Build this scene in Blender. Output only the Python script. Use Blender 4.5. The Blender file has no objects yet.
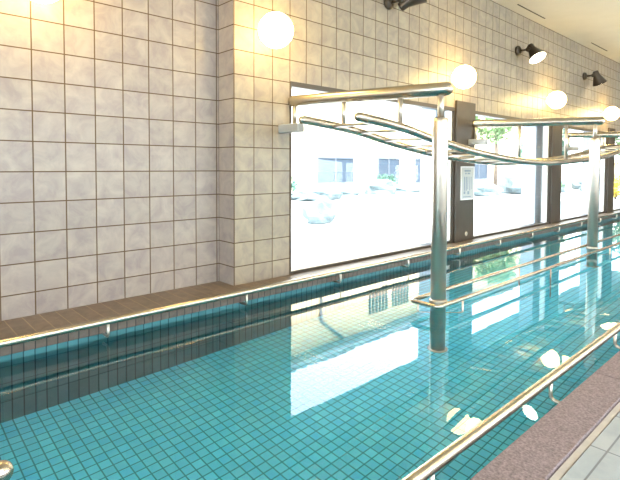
import bpy, math, random
from mathutils import Vector, Matrix, noise
random.seed(7)
SC = bpy.context.scene
COL = SC.collection
ZO = 1.0                      # eye height above the pool edge; measured heights are relative to the eye

# ------------------------------------------------------------------ camera
FPX, CY = 483.1, 183.95
YAW, PITCH, ROLL = 0.823687, 0.0372829, 0.00428110
F0 = Vector((-math.sin(YAW), math.cos(YAW), 0)); R0 = Vector((math.cos(YAW), math.sin(YAW), 0)); U0 = Vector((0, 0, 1))
F = F0*math.cos(PITCH) - U0*math.sin(PITCH); U2 = U0*math.cos(PITCH) + F0*math.sin(PITCH)
R = R0*math.cos(ROLL) + U2*math.sin(ROLL); U = U2*math.cos(ROLL) - R0*math.sin(ROLL)
cd = bpy.data.cameras.new('camera'); cam = bpy.data.objects.new('camera', cd); COL.objects.link(cam)
cd.sensor_fit = 'HORIZONTAL'; cd.sensor_width = 36; cd.lens = 36*FPX/620; cd.shift_y = (CY-240)/620
cd.clip_start = .02; cd.clip_end = 300
cam.matrix_world = Matrix(((R.x, U.x, -F.x, 0), (R.y, U.y, -F.y, 0), (R.z, U.z, -F.z, ZO), (0, 0, 0, 1)))
SC.camera = cam

# ------------------------------------------------------------------ sky, exposure
SKY = 5.5
w = bpy.data.worlds.new('overcast_sky'); SC.world = w; w.use_nodes = True
wn = w.node_tree.nodes; wl = w.node_tree.links
bg = wn['Background']; bg.inputs['Strength'].default_value = SKY
tc = wn.new('ShaderNodeTexCoord'); sx = wn.new('ShaderNodeSeparateXYZ'); mr = wn.new('ShaderNodeMapRange')
cr = wn.new('ShaderNodeMix'); cr.data_type = 'RGBA'
wl.new(tc.outputs['Generated'], sx.inputs[0]); wl.new(sx.outputs['Z'], mr.inputs['Value'])
mr.inputs['From Min'].default_value = -.05; mr.inputs['From Max'].default_value = .9
wl.new(mr.outputs[0], cr.inputs['Factor'])
cr.inputs['A'].default_value = (.93, .97, 1, 1); cr.inputs['B'].default_value = (.74, .86, 1, 1)
wl.new(cr.outputs['Result'], bg.inputs['Color'])
vs = SC.view_settings
vs.view_transform = 'Standard'; vs.look = 'None'; vs.gamma = 1; vs.use_curve_mapping = False
sd = bpy.data.lights.new('hazy_sun', 'SUN'); sd.energy = 14; sd.angle = math.radians(6); sd.color = (1, .96, .9)
sun = bpy.data.objects.new('hazy_sun', sd); COL.objects.link(sun); sun.location = (8, -4, 14)
sun.rotation_euler = Vector((-.5, .2, -.85)).to_track_quat('-Z', 'Y').to_euler()
vs.exposure = 1.2
SC.cycles.sample_clamp_indirect = 6
SC.cycles.max_bounces = 12; SC.cycles.transmission_bounces = 8; SC.cycles.transparent_max_bounces = 12
SC.cycles.diffuse_bounces = 6; SC.cycles.glossy_bounces = 6

# measured planes (x of the walls, z relative to the eye)
XA, XB, YC, YB, Z0, Y0 = -3.584, -3.356, 2.2495, 2.4545, .954, .828
ZB = -1.0                     # top of the ledge, foot of the walls
ZC = 2.36                     # ceiling
ZW, ZF = -1.085, -1.875       # water level, pool floor
XP, XQ = -3.07, -.757         # pool side walls
YN, YE = -2.2, 15.2           # pool ends
XR, YS, YT = 2.7, -3.4, 17.0  # room limits

# ------------------------------------------------------------------ materials
def new_mat(name):
    m = bpy.data.materials.new(name); m.use_nodes = True
    return m, m.node_tree.nodes, m.node_tree.links, m.node_tree.nodes['Principled BSDF']
def rgba(c): return (*c, 1)
def plain(name, c, rough=.5, metal=0, spec=.5, noise_amt=0, nscale=20, bump=0):
    m, n, l, b = new_mat(name)
    b.inputs['Base Color'].default_value = rgba(c); b.inputs['Roughness'].default_value = rough
    b.inputs['Metallic'].default_value = metal; b.inputs['Specular IOR Level'].default_value = spec
    if noise_amt or bump:
        t = n.new('ShaderNodeTexNoise'); t.inputs['Scale'].default_value = nscale; t.inputs['Detail'].default_value = 6
        g = n.new('ShaderNodeNewGeometry'); l.new(g.outputs['Position'], t.inputs['Vector'])
        if noise_amt:
            x = n.new('ShaderNodeMix'); x.data_type = 'RGBA'
            x.inputs['A'].default_value = rgba([v*(1-noise_amt) for v in c]); x.inputs['B'].default_value = rgba([min(1, v*(1+noise_amt)) for v in c])
            mp = n.new('ShaderNodeMapRange'); mp.inputs['From Min'].default_value = .3; mp.inputs['From Max'].default_value = .7
            l.new(t.outputs['Fac'], mp.inputs['Value']); l.new(mp.outputs[0], x.inputs['Factor'])
            l.new(x.outputs['Result'], b.inputs['Base Color'])
        if bump:
            bp = n.new('ShaderNodeBump'); bp.inputs['Strength'].default_value = bump; bp.inputs['Distance'].default_value = .01
            l.new(t.outputs['Fac'], bp.inputs['Height']); l.new(bp.outputs[0], b.inputs['Normal'])
    return m
def tiles(name, axes, size, off, grout_w, c1, c2, grout, rough=.35, vein=None, vscale=5, cell=.06, spec=.5, bump=.15, stops=(.35, .65)):
    """tile grid in place coordinates: axes e.g. 'YZ', size (a,b), off = a grout line on each axis"""
    m, n, l, b = new_mat(name)
    g = n.new('ShaderNodeNewGeometry'); s = n.new('ShaderNodeSeparateXYZ'); l.new(g.outputs['Position'], s.inputs[0])
    def M(op, a, bb=None):
        k = n.new('ShaderNodeMath'); k.operation = op
        for i, v in enumerate((a, bb)):
            if v is None: continue
            if hasattr(v, 'type'): l.new(v, k.inputs[i])
            else: k.inputs[i].default_value = v
        return k.outputs[0]
    ds, cs = [], []
    for ax, sz, o in zip(axes, size, off):
        q = M('DIVIDE', M('SUBTRACT', s.outputs[ax], o), sz)
        cs.append(M('FLOOR', q)); fr = M('FRACT', q)
        ds.append(M('MULTIPLY', M('MINIMUM', fr, M('SUBTRACT', 1.0, fr)), sz))
    d = M('MINIMUM', ds[0], ds[1])
    mk = n.new('ShaderNodeMapRange'); mk.interpolation_type = 'SMOOTHSTEP'
    mk.inputs['From Min'].default_value = grout_w*.32; mk.inputs['From Max'].default_value = grout_w*.72
    l.new(d, mk.inputs['Value'])
    cv = n.new('ShaderNodeCombineXYZ'); l.new(cs[0], cv.inputs[0]); l.new(cs[1], cv.inputs[1])
    wn_ = n.new('ShaderNodeTexWhiteNoise'); l.new(cv.outputs[0], wn_.inputs['Vector'])
    # every tile gets its own piece of the marbling
    ad = n.new('ShaderNodeVectorMath'); ad.operation = 'MULTIPLY_ADD'
    l.new(wn_.outputs['Color'], ad.inputs[0]); ad.inputs[1].default_value = (7, 7, 7); l.new(g.outputs['Position'], ad.inputs[2])
    t = n.new('ShaderNodeTexNoise'); t.inputs['Scale'].default_value = vscale; t.inputs['Detail'].default_value = 8
    t.inputs['Roughness'].default_value = .62; t.inputs['Distortion'].default_value = .6
    l.new(ad.outputs[0], t.inputs['Vector'])
    mp = n.new('ShaderNodeMapRange'); mp.inputs['From Min'].default_value = stops[0]; mp.inputs['From Max'].default_value = stops[1]
    l.new(t.outputs['Fac'], mp.inputs['Value'])
    x = n.new('ShaderNodeMix'); x.data_type = 'RGBA'; l.new(mp.outputs[0], x.inputs['Factor'])
    x.inputs['A'].default_value = rgba(c1); x.inputs['B'].default_value = rgba(c2)
    hs = n.new('ShaderNodeHueSaturation'); l.new(x.outputs['Result'], hs.inputs['Color'])
    l.new(M('ADD', M('MULTIPLY', wn_.outputs['Value'], 2*cell), 1-cell), hs.inputs['Value'])
    y = n.new('ShaderNodeMix'); y.data_type = 'RGBA'; l.new(mk.outputs[0], y.inputs['Factor'])
    y.inputs['A'].default_value = rgba(grout); l.new(hs.outputs[0], y.inputs['B'])
    l.new(y.outputs['Result'], b.inputs['Base Color'])
    rr = n.new('ShaderNodeMapRange'); l.new(mk.outputs[0], rr.inputs['Value'])
    rr.inputs['To Min'].default_value = .9; rr.inputs['To Max'].default_value = rough
    l.new(rr.outputs[0], b.inputs['Roughness']); b.inputs['Specular IOR Level'].default_value = spec
    if bump:
        bp = n.new('ShaderNodeBump'); bp.inputs['Strength'].default_value = bump; bp.inputs['Distance'].default_value = .004
        l.new(mk.outputs[0], bp.inputs['Height']); l.new(bp.outputs[0], b.inputs['Normal'])
    return m
def emit(name, c, s):
    m, n, l, b = new_mat(name); b.inputs['Base Color'].default_value = rgba((.9, .9, .9))
    b.inputs['Emission Color'].default_value = rgba(c); b.inputs['Emission Strength'].default_value = s
    return m

T1, T2, TG = (.245, .205, .20), (.34, .29, .25), (.085, .05, .022)
ZT = Z0 + ZO
M_wallA = tiles('marbled_wall_tile', 'YZ', (.2, .2), (Y0, ZT), .0075, T1, T2, TG, vscale=7, spec=.4, cell=.05)
M_wallB = tiles('marbled_window_wall_tile', 'YZ', (.2, .2), (YB, ZT), .0075, (.25, .208, .175), (.35, .295, .215), TG, vscale=7, spec=.4, cell=.05)
M_wallR = tiles('marbled_return_tile', 'XZ', (.2285, .2), (XA, ZT), .0075, T1, T2, TG, vscale=7, spec=.4, cell=.05)
G_pool = (.02, .06, .07)
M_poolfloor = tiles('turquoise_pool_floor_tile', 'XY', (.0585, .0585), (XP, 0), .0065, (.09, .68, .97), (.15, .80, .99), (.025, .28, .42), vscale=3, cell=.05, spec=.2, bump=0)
M_poolwall = tiles('shade_painted_pool_wall_tile', 'YZ', (.0585, .235), (0, .06), .006, (.038, .14, .165), (.06, .185, .21), G_pool, vscale=3, cell=.08, spec=.3, bump=0)  # pool tile with the shade on the side walls put into its colour
M_poolend = tiles('shade_painted_pool_end_tile', 'XZ', (.0585, .235), (XP, .06), .006, (.038, .14, .165), (.06, .185, .21), G_pool, vscale=3, cell=.08, spec=.3, bump=0)  # same shade-darkened colour for the end walls
M_ledge = tiles('brown_ledge_tile', 'YX', (.1, 2.0), (.045, -4.2), .006, (.11, .08, .055), (.165, .12, .085), (.30, .24, .18), vscale=14, cell=.10, rough=.45, spec=.35)
M_nose = tiles('mauve_brown_edge_tile', 'YZ', (.0585, .5), (0, .2), .006, (.095, .075, .062), (.14, .108, .09), (.04, .04, .04), vscale=14, cell=.10, rough=.45, spec=.35, bump=0)
M_deck = tiles('pale_deck_tile', 'XY', (.30, .30), (-.507, .1), .006, (.22, .265, .31), (.31, .345, .385), (.13, .14, .16), vscale=5, cell=.04, rough=.35)
M_granite = plain('mauve_granite', (.19, .15, .165), .75, noise_amt=.45, nscale=130, bump=.5)
M_dark = plain('dark_joint', (.045, .04, .045), .9)
M_strip = plain('grey_drain_strip', (.36, .34, .33), .6, noise_amt=.1)
M_ceil = plain('beige_plaster', (.50, .455, .38), .55, spec=.4, noise_amt=.03, nscale=3)
M_steel = plain('brushed_stainless_steel', (.47, .42, .345), .27, metal=1)
M_steel2 = plain('satin_steel', (.52, .47, .41), .36, metal=1)
M_bronze = plain('dark_bronze', (.055, .045, .038), .35, metal=.5)
M_grey = plain('grey_painted_steel', (.34, .36, .38), .45, metal=.3)
M_frame = plain('dark_bronze_aluminium', (.06, .048, .036), .4, metal=.2)
M_clad = plain('dark_brown_cladding', (.050, .037, .024), .38, noise_amt=.15, nscale=6)
M_jamb = plain('white_window_jamb', (.82, .83, .86), .4)
M_paper = plain('white_notice_paper', (.45, .47, .48), .6)
M_ink = plain('pale_blue_ink', (.22, .27, .34), .6)
M_globe = emit('warm_opal_glass', (1, .70, .25), 9)
M_lampf = emit('warm_spot_lens', (1, .88, .62), 10)
M_fill = emit('fill_panel_glow', (1, .80, .50), 13)  # emission of the added ceiling fill panels
M_slot = plain('slot_black', (.05, .04, .035), .8)
M_pier = plain('grey_blue_render', (.42, .47, .55), .8)
M_soffit = plain('pale_grey_soffit', (.20, .25, .27), .8)
M_house = plain('beige_stucco', (.84, .68, .44), .9, noise_amt=.08, nscale=2)
M_bglass = plain('dark_blue_window_glass', (.03, .042, .06), .6, spec=.1)
M_bframe = plain('blue_grey_window_frame', (.07, .08, .10), .5)
M_roof = tiles('grey_roof_tile', 'YX', (.22, .28), (0, 0), .02, (.16, .17, .19), (.24, .25, .27), (.05, .05, .06), rough=.5, vscale=3)
M_gutter = plain('grey_gutter', (.22, .23, .26), .5)
M_ground = plain('pale_garden_gravel', (.52, .54, .55), .95, noise_amt=.15, nscale=2.5)
M_rock = plain('blue_grey_rock', (.07, .095, .105), .9, noise_amt=.35, nscale=6, bump=.6)
M_leaf = plain('green_leaf', (.12, .20, .08), .7, noise_amt=.4, nscale=3)
M_leafd = plain('dark_teal_leaf', (.04, .11, .08), .7, noise_amt=.4, nscale=3)
M_leafy = plain('yellow_leaf', (.55, .42, .05), .7, noise_amt=.3, nscale=3)
M_bark = plain('grey_bark', (.12, .09, .07), .9, noise_amt=.3, nscale=12)
M_bamboo = plain('tan_bamboo_fence', (.36, .28, .17), .8, noise_amt=.3, nscale=5)

def glass_mat():
    m, n, l, b = new_mat('clear_window_glass'); n.remove(b); o = n['Material Output']
    t = n.new('ShaderNodeBsdfTransparent'); t.inputs[0].default_value = (.94, .97, .97, 1)
    g = n.new('ShaderNodeBsdfGlossy'); g.inputs['Roughness'].default_value = 0.0
    lw = n.new('ShaderNodeLayerWeight'); lw.inputs[0].default_value = .5
    pw = n.new('ShaderNodeMath'); pw.operation = 'POWER'; pw.inputs[1].default_value = 5; l.new(lw.outputs['Facing'], pw.inputs[0])
    fr = n.new('ShaderNodeMath'); fr.operation = 'MULTIPLY_ADD'; fr.inputs[1].default_value = .6; fr.inputs[2].default_value = .03; l.new(pw.outputs[0], fr.inputs[0])
    x = n.new('ShaderNodeMixShader'); l.new(fr.outputs[0], x.inputs[0]); l.new(t.outputs[0], x.inputs[1]); l.new(g.outputs[0], x.inputs[2])
    l.new(x.outputs[0], o.inputs['Surface']); return m
M_glass = glass_mat()
def water_mat():
    m, n, l, b = new_mat('clear_pool_water'); n.remove(b); o = n['Material Output']
    t = n.new('ShaderNodeBsdfRefraction'); t.inputs['Color'].default_value = (.93, .98, 1, 1); t.inputs['IOR'].default_value = 1.33; t.inputs['Roughness'].default_value = 0
    g = n.new('ShaderNodeBsdfGlossy'); g.inputs['Roughness'].default_value = 0.0; g.inputs['Color'].default_value = (1, 1, 1, 1)
    fr = n.new('ShaderNodeFresnel'); fr.inputs[0].default_value = 1.33
    nz = n.new('ShaderNodeTexNoise'); nz.inputs['Scale'].default_value = 1.6; nz.inputs['Detail'].default_value = 2
    ge = n.new('ShaderNodeNewGeometry'); l.new(ge.outputs['Position'], nz.inputs['Vector'])
    bp = n.new('ShaderNodeBump'); bp.inputs['Strength'].default_value = .12; bp.inputs['Distance'].default_value = .01
    l.new(nz.outputs['Fac'], bp.inputs['Height'])
    for q in (t, g, fr): l.new(bp.outputs[0], q.inputs['Normal'])
    x = n.new('ShaderNodeMixShader'); l.new(fr.outputs[0], x.inputs[0]); l.new(t.outputs[0], x.inputs[1]); l.new(g.outputs[0], x.inputs[2])
    l.new(x.outputs[0], o.inputs['Surface']); return m
M_water = water_mat()

# ------------------------------------------------------------------ mesh builder (coordinates relative to the eye, z shifted on build)
class MB:
    def __init__(s): s.v = []; s.f = []; s.mi = []; s.sm = []
    def add(s, v, f, mi=0, smooth=False):
        o = len(s.v); s.v += [tuple(p) for p in v]; s.f += [tuple(i+o for i in q) for q in f]
        s.mi += [mi]*len(f); s.sm += [smooth]*len(f); return s
    def box(s, x0, x1, y0, y1, z0, z1, mi=0, b=0):
        if b:
            pts = []; 
            import itertools
            # chamfered box: 24 vertices
            X, Y, Z = (x0, x1), (y0, y1), (z0, z1); idx = {}
            for i, j, k in itertools.product((0, 1), repeat=3):
                sx_, sy_, sz_ = (1-2*i), (1-2*j), (1-2*k)
                for a in range(3):
                    idx[(i, j, k, a)] = len(pts)
                    pts.append((X[i]+(0 if a == 0 else sx_*b), Y[j]+(0 if a == 1 else sy_*b), Z[k]+(0 if a == 2 else sz_*b)))
            fs = []
            for i in (0, 1):
                q = [idx[(i, 0, 0, 0)], idx[(i, 1, 0, 0)], idx[(i, 1, 1, 0)], idx[(i, 0, 1, 0)]]; fs.append(q if i else q[::-1])
                q = [idx[(0, i, 0, 1)], idx[(0, i, 1, 1)], idx[(1, i, 1, 1)], idx[(1, i, 0, 1)]]; fs.append(q if i else q[::-1])
                q = [idx[(0, 0, i, 2)], idx[(1, 0, i, 2)], idx[(1, 1, i, 2)], idx[(0, 1, i, 2)]]; fs.append(q if i else q[::-1])
            for j in (0, 1):
                for k in (0, 1):
                    q = [idx[(0, j, k, 1)], idx[(1, j, k, 1)], idx[(1, j, k, 2)], idx[(0, j, k, 2)]]; fs.append(q if (j ^ k) else q[::-1])
                    q = [idx[(j, 0, k, 0)], idx[(j, 1, k, 0)], idx[(j, 1, k, 2)], idx[(j, 0, k, 2)]]; fs.append(q if not (j ^ k) else q[::-1])
                    q = [idx[(j, k, 0, 0)], idx[(j, k, 1, 0)], idx[(j, k, 1, 1)], idx[(j, k, 0, 1)]]; fs.append(q if (j ^ k) else q[::-1])
            for i, j, k in itertools.product((0, 1), repeat=3):
                q = [idx[(i, j, k, 0)], idx[(i, j, k, 1)], idx[(i, j, k, 2)]]; fs.append(q if (i ^ j ^ k) else q[::-1])
            return s.add(pts, fs, mi)
        v = [(x0, y0, z0), (x1, y0, z0), (x1, y1, z0), (x0, y1, z0), (x0, y0, z1), (x1, y0, z1), (x1, y1, z1), (x0, y1, z1)]
        return s.add(v, [(3, 2, 1, 0), (4, 5, 6, 7), (0, 1, 5, 4), (1, 2, 6, 5), (2, 3, 7, 6), (3, 0, 4, 7)], mi)
    def tube(s, pts, r, n=20, cap='flat', mi=0):
        """r: a number or one radius per point; cap flat / round"""
        P = [Vector(p) for p in pts]; rs = [r]*len(P) if not isinstance(r, (list, tuple)) else list(r)
        if cap == 'round':
            t0 = (P[0]-P[1]).normalized(); t1 = (P[-1]-P[-2]).normalized(); pre = []; post = []
            for k in range(1, 6):
                a = k/6*math.pi/2
                pre.insert(0, (P[0]+t0*rs[0]*math.sin(a), rs[0]*math.cos(a))); post.append((P[-1]+t1*rs[-1]*math.sin(a), rs[-1]*math.cos(a)))
            a0 = (P[0]+t0*rs[0], .0004); a1 = (P[-1]+t1*rs[-1], .0004)
            L = [a0]+pre+list(zip(P, rs))+post+[a1]; P = [x[0] for x in L]; rs = [x[1] for x in L]
        T = []
        for i in range(len(P)):
            d = (P[min(i+1, len(P)-1)]-P[max(i-1, 0)]).normalized(); T.append(d)
        nrm = T[0].orthogonal().normalized(); v = []
        for i, p in enumerate(P):
            nrm = (nrm - T[i]*nrm.dot(T[i])).normalized(); bn = T[i].cross(nrm)
            for k in range(n):
                a = 2*math.pi*k/n; v.append(p+(nrm*math.cos(a)+bn*math.sin(a))*rs[i])
        f = [(i*n+k, i*n+(k+1) % n, (i+1)*n+(k+1) % n, (i+1)*n+k) for i in range(len(P)-1) for k in range(n)]
        s.add(v, f, mi, True)
        o = len(s.v)-len(v)
        s.f += [tuple(o+k for k in range(n))[::-1], tuple(o+(len(P)-1)*n+k for k in range(n))]; s.mi += [mi]*2; s.sm += [False]*2
        return s
    def lathe(s, prof, base, axis, n=28, mi=0):
        """prof: (radius, distance along axis)"""
        base = Vector(base); ax = Vector(axis).normalized()
        return s.tube([base+ax*h for _, h in prof], [max(q, .0004) for q, _ in prof], n, 'flat', mi)
    def sphere(s, c, r, n=32, m=20, mi=0):
        v = [(c[0], c[1], c[2]+r)]; f = []
        for i in range(1, m):
            a = math.pi*i/m
            for k in range(n):
                b = 2*math.pi*k/n; v.append((c[0]+r*math.sin(a)*math.cos(b), c[1]+r*math.sin(a)*math.sin(b), c[2]+r*math.cos(a)))
        v.append((c[0], c[1], c[2]-r)); L = len(v)-1
        for k in range(n):
            f.append((0, 1+k, 1+(k+1) % n)); f.append((L, 1+(m-2)*n+(k+1) % n, 1+(m-2)*n+k))
            for i in range(m-2): f.append((1+i*n+k, 1+(i+1)*n+k, 1+(i+1)*n+(k+1) % n, 1+i*n+(k+1) % n))
        return s.add(v, f, mi, True)
    def build(s, name, mats, parent=None, origin=None):
        """origin: eye-relative point that becomes the object's origin (top-level meshes)"""
        if not isinstance(mats, (list, tuple)): mats = [mats]
        if parent is not None:
            off = WORLD[parent.name]
        else:
            if origin is None:
                xs = list(zip(*s.v)); origin = ((min(xs[0])+max(xs[0]))/2, (min(xs[1])+max(xs[1]))/2, min(xs[2]))
            off = Vector(origin)+Vector((0, 0, ZO))
        me = bpy.data.meshes.new(name)
        me.from_pydata([Vector(p)+Vector((0, 0, ZO))-off for p in s.v], [], s.f)
        for m in mats: me.materials.append(m)
        me.polygons.foreach_set('material_index', s.mi); me.polygons.foreach_set('use_smooth', s.sm); me.update()
        o = bpy.data.objects.new(name, me); COL.objects.link(o)
        if parent is not None: o.parent = parent
        else: o.location = off
        WORLD[o.name] = off.copy()
        return o
WORLD = {}
def thing(name, loc, label, cat, group=None):
    o = bpy.data.objects.new(name, None); o.empty_display_size = .1; COL.objects.link(o)
    o.location = Vector(loc)+Vector((0, 0, ZO)); WORLD[o.name] = Vector(o.location); return tag(o, label, cat, group)
def tag(o, label, cat, group=None, kind=None):
    o['label'] = label; o['category'] = cat
    if group: o['group'] = group
    if kind: o['kind'] = kind
    return o
def struct(o): o['kind'] = 'structure'; return o
def copy_thing(root, dx=0, dy=0, dz=0, label=None):
    r = root.copy(); COL.objects.link(r); r.location = root.location+Vector((dx, dy, dz))
    if label: r['label'] = label
    for ch in list(root.children):
        c = ch.copy(); COL.objects.link(c); c.parent = r
        for g in list(ch.children):
            d = g.copy(); COL.objects.link(d); d.parent = c
    return r
def fillet(pts, r, n=6):
    P = [Vector(p) for p in pts]; out = [P[0]]
    for i in range(1, len(P)-1):
        a = (P[i-1]-P[i]); b = (P[i+1]-P[i]); q = min(r, a.length*.45, b.length*.45)
        A = P[i]+a.normalized()*q; B = P[i]+b.normalized()*q
        for k in range(n+1):
            t = k/n; out.append(A*(1-t)**2+P[i]*2*t*(1-t)+B*t*t)
    out.append(P[-1]); return out

# ------------------------------------------------------------------ setting
T = .35   # outer wall thickness
# left wall: set back tiled part
struct(MB().box(XA-T, XA, YS, YC, ZF-.2, ZC).build('wall_left', M_wallA))
WIN = [(2.86, 5.67), (6.16, 8.84), (9.30, 11.97), (12.42, 15.1)]
ZWT = .754
b = MB()
def wb(x0, x1, y0, y1, z0, z1):      # slot 0 long face, slot 1 return face
    b.box(x0, x1, y0, y1, z0, z1)
WB0 = XB-.24
wb(WB0, XB, YC, WIN[0][0], ZF-.2, ZC)                   # pier between the corner and the first window
wb(WB0, XB, WIN[0][0], YT, ZWT, ZC)                     # band over the windows
wb(WB0, XB, WIN[0][0], YT, ZF-.2, ZB)                   # below the windows
for (a0, a1), (c0, c1) in zip(WIN, WIN[1:]): wb(XB-.11, XB-.02, a1, c0, ZB, ZWT)
wb(WB0, XB, WIN[-1][1], YT, ZB, ZWT)
o = b.build('wall_left_windowed', [M_wallB, M_wallR])
for p in o.data.polygons:
    if abs(p.normal.y) > .5: p.material_index = 1
struct(o)
struct(MB().box(XA-T, XR+T, YS-T, YT+T, ZC, ZC+.2).build('ceiling', M_ceil))
struct(MB().box(XB, XR+T, YT, YT+T, ZF-.2, ZC).build('wall_back', M_wallR))
# right wall (behind the camera's shoulder) with a row of unseen windows added to let daylight in
b = MB(); RW = [(-2.6, .4), (1.2, 4.2), (5.0, 8.0), (8.8, 11.8), (12.6, 15.6)]
b.box(XR, XR+T, YS, YT, 1.35, ZC); b.box(XR, XR+T, YS, YT, ZB-.1, -.55)
prev = YS
for y0, y1 in RW: b.box(XR, XR+T, prev, y0, -.55, 1.35); prev = y1
b.box(XR, XR+T, prev, YT, -.55, 1.35); struct(b.build('wall_right', M_wallB))
FX0, FX1 = -2.9, 1.9  # front wall opening, added to bring in cool daylight
struct(MB().box(XA-T, XR+T, YS-T, YS, ZF-.2, -.6).box(XA-T, XR+T, YS-T, YS, 1.5, ZC).box(XA-T, FX0, YS-T, YS, -.6, 1.5).box(FX1, XR+T, YS-T, YS, -.6, 1.5).build('wall_front', M_wallR))
# floor: pool basin, deck, ledges
struct(MB().box(XP, XQ, YN, YE, ZF-.2, ZF).build('floor_pool', M_poolfloor))
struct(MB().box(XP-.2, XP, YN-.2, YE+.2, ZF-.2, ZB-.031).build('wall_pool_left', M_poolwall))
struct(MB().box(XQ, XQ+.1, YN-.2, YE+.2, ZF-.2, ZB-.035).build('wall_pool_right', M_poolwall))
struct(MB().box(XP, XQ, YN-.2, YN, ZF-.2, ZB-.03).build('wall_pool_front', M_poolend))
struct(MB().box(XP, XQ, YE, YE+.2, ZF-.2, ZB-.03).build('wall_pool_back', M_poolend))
b = MB(); b.box(XA, XP, YS, YC, ZB-.03, ZB, 0); b.box(XB, XP, YC, YT, ZB-.03, ZB, 0)
struct(b.build('trim_1', M_ledge))
struct(MB().box(XP, XP+.012, YS, YT, ZB-.050, ZB+.001, 0, .003).build('trim_13', M_nose))
b = MB(); b.box(XP+.012, XQ, YS, YN, ZB-.03, ZB); b.box(XP+.012, XQ, YE, YT, ZB-.03, ZB); struct(b.build('trim_2', M_ledge))
# mauve granite coping in long slabs
yy = YN-.2; k = 0
JO = [-1.41, .59, 2.59, 4.59, 6.59, 8.59, 10.59, 12.59, 14.59, 17.0]; prev = YS
b = MB()
for j in JO:
    b.box(XQ, -.592, prev+.002, j-.002, ZB-.035, ZB+.004, 0, .004); prev = j
b.box(XQ+.006, -.6, YS, YT, ZB-.034, ZB-.004, 1)
struct(b.build('trim_3', [M_granite, M_dark]))
struct(MB().box(-.592, -.560, YS, YT, ZB-.05, ZB-.018, 1).box(-.588, -.565, YS, YT, ZB-.03, ZB-.004, 0).build('trim_4', [M_strip, M_dark]))
struct(MB().box(-.560, XR, YS, YT, ZB-.1, ZB).build('floor', M_deck))
# water
WX, WY = 12, 60; v = []; f = []
for i in range(WX+1):
    for j in range(WY+1): v.append((XP+(XQ-XP)*i/WX, YN+(YE-YN)*j/WY, ZW))
for i in range(WX):
    for j in range(WY): a = i*(WY+1)+j; f.append((a, a+WY+1, a+WY+2, a+1))
wat = MB().add(v, f, 0, True).build('pool_water', M_water)
tag(wat, 'clear still turquoise water filling the long tiled pool', 'water', kind='stuff')

# windows: frame, jamb, glass
for i, (y0, y1) in enumerate(WIN):
    fr = MB(); t = .024; X0, X1 = XB-.10, XB+.004
    fr.box(X0, X1, y0, y1, ZWT-.035, ZWT+.012); fr.box(X0, X1, y0, y1, ZB, ZB+.03); fr.box(X0, X1, y0, y0+t*.6, ZB+.03, ZWT-.035); fr.box(X0, X1, y1-t, y1, ZB+.03, ZWT-.035)
    o = struct(fr.build('window_%d' % (i+1), M_frame, origin=(XB, y0, ZB)))
    MB().box(X0+.01, X1-.03, y1-t-.07, y1-t, ZB+.03, ZWT-.035).build('jamb', M_jamb, o)
    MB().box(XB-.075, XB-.069, y0+t, y1-t-.07, ZB+.03, ZWT-.035).build('glass', M_glass, o)
for i, (y0, y1) in enumerate(RW):  # unseen right wall windows, added as daylight sources
    fr = MB(); t = .05; X0, X1 = XR+.05, XR+.15
    fr.box(X0, X1, y0, y1, 1.30, 1.35); fr.box(X0, X1, y0, y1, -.55, -.50); fr.box(X0, X1, y0, y0+t, -.5, 1.3); fr.box(X0, X1, y1-t, y1, -.5, 1.3)
    fr.box(X0, X1, (y0+y1)/2-t/2, (y0+y1)/2+t/2, -.5, 1.3)
    o = struct(fr.build('window_%d' % (i+5), M_frame, origin=(XR, y0, -.55)))
    MB().box(XR+.09, XR+.096, y0+t, (y0+y1)/2-t/2, -.5, 1.3).build('glass', M_glass, o)
    MB().box(XR+.09, XR+.096, (y0+y1)/2+t/2, y1-t, -.5, 1.3).build('glass', M_glass, o)
fr = MB(); t = .05; Yf0, Yf1 = YS-.16, YS-.08  # unseen front window, added for the light it lets in
fr.box(FX0, FX1, Yf0, Yf1, 1.45, 1.5); fr.box(FX0, FX1, Yf0, Yf1, -.6, -.55)
xs = [FX0+(FX1-FX0)*k/3 for k in range(4)]
for x in xs: fr.box(max(FX0, x-t/2), min(FX1, x+t/2), Yf0, Yf1, -.55, 1.45)
o = struct(fr.build('window_10', M_frame, origin=(0, YS, -.6)))
for x0, x1 in zip(xs, xs[1:]): MB().box(x0+t/2, x1-t/2, YS-.12, YS-.114, -.55, 1.45).build('glass', M_glass, o)
# dark clad columns between the windows
for i, (y0, y1) in enumerate([(5.67, 6.16), (8.84, 9.30), (11.97, 12.42)]):
    struct(MB().box(XB-.02, XB+.03, y0+.004, y1-.004, ZB, .86, 0, .004).build('trim_%d' % (i+5), M_clad))
# ceiling slots
for i, (y0, y1) in enumerate([(3.9, 4.86), (7.04, 8.02), (10.2, 11.16), (13.3, 14.3)]):
    struct(MB().box(-3.185, -3.165, y0, y1, ZC-.004, ZC+.01).build('trim_%d' % (i+8), M_slot))

# ------------------------------------------------------------------ handrails
def wall_rail(name, x, z, y0, y1, xw, ys, r, label, down=.085):
    t = thing(name, (x, y0, z), label, 'handrail')
    MB().tube([(x, y0+(y1-y0)*k/24, z) for k in range(25)], r, 24, 'round').build('rail', M_steel, t)
    sgn = 1 if xw > x else -1
    for y in ys:
        MB().tube(fillet([(x, y, z-r*.5), (x, y, z-down), (xw+sgn*.004, y, z-down)], .03), .0085, 12).build('bracket', M_steel2, t)
    return t
wall_rail('handrail', -2.985, -.955, -1.9, 14.9, XP, [-.98+1.032*k for k in range(-0, 16)], .021,
          'long steel handrail along the far pool edge below the windows', down=.10)
wall_rail('handrail', -.832, -.95, -1.9, 14.9, XQ, [-.6+.952*k for k in range(0, 17)], .0205,
          'long steel handrail on the near pool edge beside the mauve granite coping', down=.10)
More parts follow.
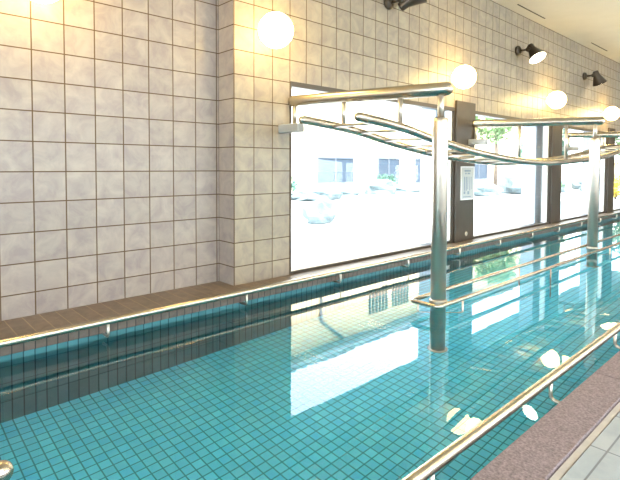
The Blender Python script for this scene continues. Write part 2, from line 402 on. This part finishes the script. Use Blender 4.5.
# bumper handrails looping round the centre posts, on legs standing in the pool
def loop_rail(y0, y1, ys, label):
    xa, xb, z, r = -2.095, -1.862, -.995, .0165
    t = thing('handrail', ((xa+xb)/2, y0, z), label, 'handrail')
    q = [(xb, (y0+y1)/2, z), (xb, y0, z), (xa, y0, z), (xa, y1, z), (xb, y1, z), (xb, (y0+y1)/2, z)]
    pts = []; fl = fillet(q, .035)
    for a, c in zip(fl, fl[1:]):
        n = max(1, int((c-a).length/.3))
        for k in range(n): pts.append(a+(c-a)*k/n)
    pts.append(fl[-1])
    MB().tube(pts, r, 18).build('rail', M_steel, t)
    for x, y in ys:
        py = min((3.158, 6.68, 10.13), key=lambda q: abs(q-y))
        if abs(py-y) < .35:      # stay from the rail down and across to the post
            MB().tube(fillet([(x, y, z-r*.5), (x, y, z-.14), (-1.99, py, z-.14)], .03), .008, 12).build('bracket', M_steel2, t)
        else: MB().tube([(x, y, z-r*.5), (x, y, ZF)], .0065, 12).build('leg', M_steel2, t)
    return t
loop_rail(2.97, 13.7, [(-2.095, 3.06), (-1.862, 3.3), (-2.095, 4.80), (-1.862, 4.98), (-2.095, 6.35), (-1.862, 6.86), (-2.095, 8.3), (-1.862, 8.5), (-2.095, 9.9), (-1.862, 10.3), (-2.095, 11.8), (-1.862, 12.0), (-2.095, 13.4), (-1.862, 13.5)],
          'steel handrail loop just above the water around the upright posts')
t = thing('handrail', (-1.715, -.2, ZB), 'rounded tan-lit handrail end at the bottom left corner of the photo', 'handrail')
MB().tube(fillet([(-1.715, -1.6, ZF), (-1.715, -1.6, -.95), (-1.715, .292, -.95)], .1), .035, 20, 'round').build('rail', M_steel, t)

# ------------------------------------------------------------------ upright posts, cross bars, hanging ladder
def beam(bl, br, px, py, lab, ordinal):
    """cross bar from the wall bracket bl to br, carried by a post at px,py"""
    t = thing('support_frame', (px, py, ZF), lab, 'support frame')
    zt = .578
    MB().tube([(px, py, ZF), (px, py, .33), (px, py, .352), (px, py, .362)], [.057, .057, .054, .046], 32).build('post', M_steel2, t)
    MB().lathe([(.0575, 0), (.066, .004), (.066, .03), (.0575, .036)], (px, py, -1.03), (0, 0, 1)).build('collar', M_steel2, t)
    MB().lathe([(.075, 0), (.075, .006), (.06, .010)], (px, py, ZF), (0, 0, 1)).build('base_plate', M_steel2, t)
    A = Vector((*bl, zt+.004)); B = Vector((*br, zt-.006))
    MB().tube([A+(B-A)*k/8 for k in range(9)], .051, 28, 'round').build('cross_bar', M_steel, t)
    MB().tube([(px, py, .35), (px, py, zt-.02)], .023, 18).build('neck', M_steel2, t)
    def at(x): k = (x-A.x)/(B.x-A.x); return A+(B-A)*k
    for x in (-3.30, -2.80, -2.30):
        p = at(x); zb = .365 if x < -3.2 else zr(p.y)+.02
        MB().tube([(p.x, p.y, zb), (p.x, p.y, p.z-.02)], .0195, 16).build('hanger', M_steel2, t)
    p = at(-3.30)
    MB().box(XB+.001, XB+.27, p.y-.15, p.y-.07, .29, .366, 0, .008).box(XB+.001, XB+.10, p.y-.075, p.y+.03, .345, .366).build('wall_bracket', M_grey, t)
    return t
PR = [(2.3, .362), (2.55, .355), (3.1, .305), (3.5, .24), (3.9, .182), (4.35, .13), (5, .078), (5.76, .050), (6.4, .062), (7.2, .098), (7.9, .145), (8.8, .24), (9.6, .345), (10.1, .385), (10.7, .40), (11.4, .36), (12.2, .24), (13.4, .09)]
def zr(y):
    P = PR
    if y <= P[0][0]: return P[0][1]
    for i in range(len(P)-1):
        if y <= P[i+1][0]:
            p0 = P[max(i-1, 0)]; p1 = P[i]; p2 = P[i+1]; p3 = P[min(i+2, len(P)-1)]
            u = (y-p1[0])/(p2[0]-p1[0]); m1 = (p2[1]-p0[1])/(p2[0]-p0[0])*(p2[0]-p1[0]); m2 = (p3[1]-p1[1])/(p3[0]-p1[0])*(p2[0]-p1[0])
            return (2*u**3-3*u*u+1)*p1[1]+(u**3-2*u*u+u)*m1+(-2*u**3+3*u*u)*p2[1]+(u**3-u*u)*m2
    return P[-1][1]
beam((-3.315, 2.862), (-1.945, 3.165), -1.985, 3.158, 'nearest steel post with cross bar to the wall left of the first dark column', 0)
beam((-3.315, 6.115), (-1.96, 6.70), -2.01, 6.68, 'second steel post and cross bar, standing behind the dipping middle of the ladder', 1)
beam((-3.315, 9.50), (-1.96, 10.15), -2.01, 10.13, 'farthest cross bar at the right edge of the photo, its post out of frame', 2)
lad = thing('hanging_ladder', (-2.55, 2.5, .36), 'long horizontal steel exercise ladder sagging between the cross bars over the pool', 'ladder')
YL = 13.2
for x, ys in ((-2.80, 2.515), (-2.30, 2.60)):
    MB().tube([(x, ys+(YL-ys)*k/90, zr(ys+(YL-ys)*k/90)) for k in range(91)], .035, 24, 'round').build('side_rail', M_steel, lad)
y = 3.17-.33
while y < YL-.1:
    z = zr(y)-.006
    MB().tube([(-2.80, y, z), (-2.30, y, z)], .013, 12).build('rung', M_steel2, lad); y += .33

# ------------------------------------------------------------------ lamps
def globe(name, x, y, z, lab):
    t = thing(name, (x, y, z), lab, 'wall lamp', 'round globe lamps along the tiled wall')
    MB().sphere((x+.165, y, z), .148).build('globe', M_globe, t)
    MB().lathe([(.06, 0), (.06, .018), (.045, .024), (.045, .04)], (x, y, z), (1, 0, 0)).build('wall_plate', M_jamb, t)
    L = bpy.data.lights.new('globe_light', 'POINT'); L.energy = 11; L.color = (1, .70, .20); L.shadow_soft_size = .12
    lo = bpy.data.objects.new('globe_light', L); COL.objects.link(lo); lo.parent = t; lo.location = (.165+.0, 0, -.0)
    lo.location = (.40, 0, 0); 
    return t
GL = [(XB, 2.56, 1.13, 'round glowing globe lamp on the wall just right of the tiled corner'),
      (XB, 5.60, 1.13, 'glowing globe lamp above the first dark column with the notice'),
      (XB, 8.62, 1.13, 'glowing globe lamp between the second and third black spotlights'),
      (XB, 11.62, 1.13, 'glowing globe lamp farthest right, at the edge of the photo'),
      (XA, .85, 1.17, 'globe lamp on the set back wall, just above the top edge of the photo')]
for i, (x, y, z, lab) in enumerate(GL): globe('globe_lamp', x, y, z, lab)

def spot(y, z, d, lab, on):
    """black wall spotlight, head pointing along d"""
    t = thing('wall_spotlight', (XB, y, z), lab, 'spotlight', 'dark spotlights high on the tiled wall')
    MB().lathe([(.075, 0), (.075, .02), (.062, .045), (.03, .055)], (XB, y, z), (1, 0, 0)).build('wall_plate', M_bronze, t)
    k = Vector((XB+.16, y+.03, z+.0))
    MB().tube([(XB+.02, y, z), k], .016, 12).build('arm', M_bronze, t)
    MB().lathe([(.03, -.035), (.036, -.022), (.036, .022), (.03, .035)], k, (0, 1, 0), 16).build('joint', M_bronze, t)
    d = Vector(d).normalized(); c = k+Vector((.05, .05, -.015))
    h = MB().lathe([(.0, -.11), (.043, -.107), (.052, -.095), (.055, -.03), (.082, .04), (.125, .145), (.130, .15), (.122, .1505)], c, d, 28).build('head', M_bronze, t)
    MB().lathe([(.0, .1495), (.120, .150), (.120, .153), (.0, .155)], c, d, 24).build('lens', M_lampf, h)
    if on:
        L = bpy.data.lights.new('spot_light', 'SPOT'); L.energy = 14; L.color = (1, .82, .5); L.spot_size = 1.5; L.spot_blend = .7; L.shadow_soft_size = .04
        lo = bpy.data.objects.new('spot_light', L); COL.objects.link(lo); lo.parent = t
        lo.location = c+d*.18-Vector((XB, y, z)); lo.rotation_euler = (d).to_track_quat('-Z', 'Y').to_euler()
spot(4.26, 1.785, (.6, .4, .5), 'dark spotlight cut by the top edge of the photo', True)
spot(7.45, 1.785, (.50, -.12, -.8), 'dark spotlight with bright lens facing down, middle of the three', True)
spot(10.40, 1.775, (.18, .42, -.8), 'dark spotlight nearest the right edge, its head turned away', True)

# glowing panels over the deck, unseen, added to brighten pool and walls
for k in range(5):
    y = 1.6+3.0*k
    t = thing('added_fill_panel', (1.7, y, ZC-.01), 'added glowing fill panel over the deck, out of view', 'fill light', 'added fill panels over the deck')
    MB().box(1.0, 2.4, y-.32, y-.3, ZC-.02, ZC).box(1.0, 2.4, y+.3, y+.32, ZC-.02, ZC).box(1.0, 1.02, y-.3, y+.3, ZC-.02, ZC).box(2.38, 2.4, y-.3, y+.3, ZC-.02, ZC).build('frame', M_jamb, t)
    MB().box(1.02, 2.38, y-.3, y+.3, ZC-.008, ZC-.001).build('glow_face', M_fill, t)
# ------------------------------------------------------------------ things on the first column
t = thing('notice_board', (XB+.03, 5.79, -.437), 'small white framed notice on the first dark column', 'notice')
xa = XB+.0305; y0, y1, z0, z1 = 5.795, 6.118, -.432, -.010
MB().box(xa, xa+.006, y0, y1, z0, z1).build('backing', M_paper, t)
MB().box(xa, xa+.012, y0-.012, y0, z0-.012, z1+.012).box(xa, xa+.012, y1, y1+.012, z0-.012, z1+.012).box(xa, xa+.012, y0, y1, z0-.012, z0).box(xa, xa+.012, y0, y1, z1, z1+.012).build('frame', M_jamb, t)
b = MB()
for k, (u0, u1, s0, s1) in enumerate([(.25, .75, .86, .92), (.3, .42, .78, .83), (.5, .7, .78, .83), (.22, .3, .26, .70), (.36, .44, .26, .70), (.50, .56, .30, .70), (.66, .72, .26, .70), (.8, .84, .3, .7), (.2, .34, .16, .24), (.5, .66, .14, .24), (.15, .8, .05, .08)]):
    b.box(xa+.006, xa+.0066, y0+(y1-y0)*u0, y0+(y1-y0)*u1, z0+(z1-z0)*s0, z0+(z1-z0)*s1)
b.build('printing', M_ink, t)
t = thing('wall_socket', (XB+.03, 5.95, -.93), 'small round grey fitting low on the first dark column', 'socket')
MB().lathe([(.03, 0), (.03, .006), (.024, .01)], (XB+.0305, 5.95, -.905), (1, 0, 0)).build('plate', M_steel2, t)
MB().lathe([(.012, .010), (.012, .014), (.008, .016)], (XB+.0305, 5.95, -.905), (1, 0, 0)).build('knob', M_grey, t)

# ------------------------------------------------------------------ outside: eave, piers, garden, house
struct(MB().box(-4.45, WB0, 1.6, 16.5, .93, 1.08).build('trim_12', M_soffit))
for i, y in enumerate((5.62, 8.82, 11.95)):
    tag(MB().box(-3.84, -3.60, y, y+.5, -1.15, .93).build('outer_pier', M_pier),
        ['grey-blue outer pier seen through the first window behind the nearest post', 'grey-blue outer pier seen through the second window', 'grey-blue outer pier seen through the third window'][i], 'pier', 'grey-blue piers outside the windows')
struct(MB().box(-60, XA-T, -30, 80, -1.35, -1.15).build('ground_garden', M_ground))
struct(MB().box(XR+T, 60, -30, 80, -1.35, -1.15).build('ground_yard', M_ground))
HX = -16
h = thing('house', (HX, 6, -1.15), 'long beige house with tiled roof across the garden', 'house')
MB().box(HX-7, HX, 4, 46, -1.15, 6.28).build('wall', M_house, h)
for k, (y0, y1, z0, z1) in enumerate([(15.25, 17.63, -.78, .36), (19.61, 21.33, -.80, .39), (22.88, 25.3, -.90, .41), (29, 31.2, -.8, .4)]):
    wd = MB().box(HX, HX+.06, y0-.1, y1+.1, z0-.1, z0).box(HX, HX+.06, y0-.1, y1+.1, z1, z1+.1).box(HX, HX+.06, y0-.1, y0, z0, z1).box(HX, HX+.06, y1, y1+.1, z0, z1).box(HX, HX+.05, (y0+y1)/2-.03, (y0+y1)/2+.03, z0, z1).build('window', M_bframe, h)
    MB().box(HX-.01, HX+.02, y0, y1, z0, z1).build('pane', M_bglass, wd)
for y0, y1 in ((18.99, 20.49), (20.9, 22.38)):
    b = MB(); n = 6
    for k in range(n): yk = y0+(y1-y0)*k/(n-.4); b.box(HX, HX+.06, yk, yk+.11, 4.2, 5.47)
    b.build('louvre', M_bframe, h)
MB().tube(fillet([(HX+.1, 15.42, 3.3), (HX+.1, 15.5, 5.05), (HX+.1, 16.92, 6.15)], .1), .07, 12).build('downpipe', M_gutter, h)
MB().tube([(HX+.82, 3.8, 6.22), (HX+.82, 46.2, 6.22)], .09, 12).build('gutter', M_gutter, h)
MB().add([(HX+.8, 3.7, 6.38), (HX+.8, 46.3, 6.38), (HX-3.5, 46.3, 8.3), (HX-3.5, 3.7, 8.3), (HX-7.8, 3.7, 6.38), (HX-7.8, 46.3, 6.38),
          (HX+.8, 3.7, 6.26), (HX+.8, 46.3, 6.26), (HX-7.8, 46.3, 6.26), (HX-7.8, 3.7, 6.26)],
         [(0, 1, 2, 3), (3, 2, 5, 4), (6, 9, 8, 7), (0, 6, 7, 1), (4, 5, 8, 9), (0, 3, 4, 9, 6), (1, 7, 8, 5, 2)]).build('roof', M_roof, h)
b = MB()
yk = 3.9
while yk < 46.2:
    b.tube([(HX+.86, yk, 6.42), (HX-3.4, yk, 8.32)], .09, 8); yk += .62
b.build('roof_ridges', M_roof, h)

def rock(x, y, r, hgt, lab, seed):
    v = []; f = []; n, m = 14, 8
    for i in range(m+1):
        a = math.pi*i/m
        for k in range(n):
            q = 2*math.pi*k/n; d = Vector((math.sin(a)*math.cos(q), math.sin(a)*math.sin(q), math.cos(a)))
            s_ = 1+.38*noise.noise(d*1.7+Vector((seed*3.1, 0, 0))); v.append((x+d.x*r*s_, y+d.y*r*1.25*s_, max(-1.16, -1.15+hgt*.35+d.z*hgt*.75*s_)))
    for i in range(m):
        for k in range(n): f.append((i*n+k, (i+1)*n+k, (i+1)*n+(k+1) % n, i*n+(k+1) % n))
    tag(MB().add(v, f, 0, False).build('garden_rock', M_rock), lab, 'rock', 'rocks around the garden')
RK = [(-11.9, 11.3, .8, .34, 'garden rock nearest the left edge of the first window'), (-13.2, 13.6, .9, .30, 'wide low rock just right of and below the left house window'),
      (-12.6, 15.7, .6, .55, 'tall rock between the two dark blue house windows'), (-13.0, 18.1, .9, .3, 'broad low rock under the right dark blue house window'),
      (-12.2, 20.3, .7, .3, 'low rock beside the nearest post seen through glass'), (-9.5, 18.2, .7, .5, 'big rock low in the left half of the second window'),
      (-9.2, 20.8, .8, .8, 'tall rock in the middle of the second window'), (-8.6, 22.8, .6, .6, 'rock just left of the second outer pier'),
      (-8.6, 27.5, .8, .6, 'rock low in the third window'), (-7.6, 25.2, .5, .4, 'small rock beside the bush in the third window'),
      (-7.0, 6.75, .28, .45, 'near upright rock at the left of the first window')]
for i, q in enumerate(RK): rock(*q, i)

def plant(name, x, y, z0, rx, rz, n, leaf, mat, lab, cat, trunk=0, grp=None, seed=1):
    rnd = random.Random(seed)
    t = thing(name, (x, y, -1.15), lab, cat, grp)
    b = MB()
    for k in range(n):
        while True:
            d = Vector((rnd.uniform(-1, 1), rnd.uniform(-1, 1), rnd.uniform(-1, 1)))
            if d.length < 1: break
        lump = .75+.45*noise.noise(d*2.2+Vector((seed, 0, 0)))
        d = d*(d.length**-.35)*lump
        c = Vector((x+d.x*rx, y+d.y*rx, z0+d.z*rz))
        a = Vector((rnd.gauss(0, 1), rnd.gauss(0, 1), rnd.gauss(0, 1))).normalized(); e = a.orthogonal().normalized(); g = a.cross(e)
        s_ = leaf*rnd.uniform(.6, 1.3)
        b.add([c-e*s_, c-g*s_*.5, c+e*s_, c+g*s_*.5], [(0, 1, 2, 3)])
    b.build('foliage', mat, t)
    s = MB()
    if trunk:
        s.tube([(x, y, -1.15), (x+.05, y+.03, (z0-1.15)/2), (x-.03, y, z0)], [trunk, trunk*.8, trunk*.4], 10)
        for k in range(6):
            a = k*1.05; s.tube([(x, y, z0-rz*.5), (x+math.cos(a)*rx*.5, y+math.sin(a)*rx*.5, z0+rz*.2)], [trunk*.4, trunk*.12], 6)
    else:
        for k in range(5):
            a = k*1.26; s.tube([(x, y, -1.15), (x+math.cos(a)*rx*.4, y+math.sin(a)*rx*.4, z0)], [.02, .008], 6)
    s.build('trunk', M_bark, t); return t
plant('shrub', -14.6, 12.2, -.75, .7, .4, 700, .06, M_leafd, 'low dark shrub under the left dark blue house window', 'shrub', seed=1)
plant('shrub', -14.7, 18.6, -.7, .8, .42, 800, .06, M_leafd, 'low shrub under the right dark blue house window', 'shrub', seed=2)
plant('shrub', -6.6, 17.2, -.65, .55, .5, 900, .06, M_leaf, 'green bush behind the second dark column', 'shrub', seed=3)
plant('shrub', -5.2, 19.6, -.7, .5, .42, 900, .06, M_leafy, 'yellow leaved bush seen through the third window', 'shrub', seed=4)
plant('tree', -10.5, 21.3, 2.2, 1.3, 1.3, 3000, .09, M_leaf, 'green tree seen in the upper part of the second window', 'tree', trunk=.11, seed=5)
plant('tree', -11.8, 30.0, 1.3, 1.9, 1.6, 3600, .11, M_leafd, 'dark green tree seen through the third window', 'tree', trunk=.15, seed=6)
plant('tree', -7.0, 31.0, 1.6, 1.7, 1.8, 3200, .11, M_leaf, 'green tree farthest right beyond the last window', 'tree', trunk=.14, seed=7)
fn = thing('bamboo_fence', (-11.0, 35.6, -1.15), 'tan bamboo fence closing the far end of the garden', 'fence')
b = MB()
for k in range(60): b.tube([(-11.2+k*.13, 35.6, -1.15), (-11.2+k*.13, 35.6, .55)], .048, 8)
b.build('canes', M_bamboo, fn)
MB().box(-11.3, -3.4, 35.5, 35.55, .2, .26).box(-11.3, -3.4, 35.5, 35.55, -.6, -.54).build('crossbar', M_bark, fn)
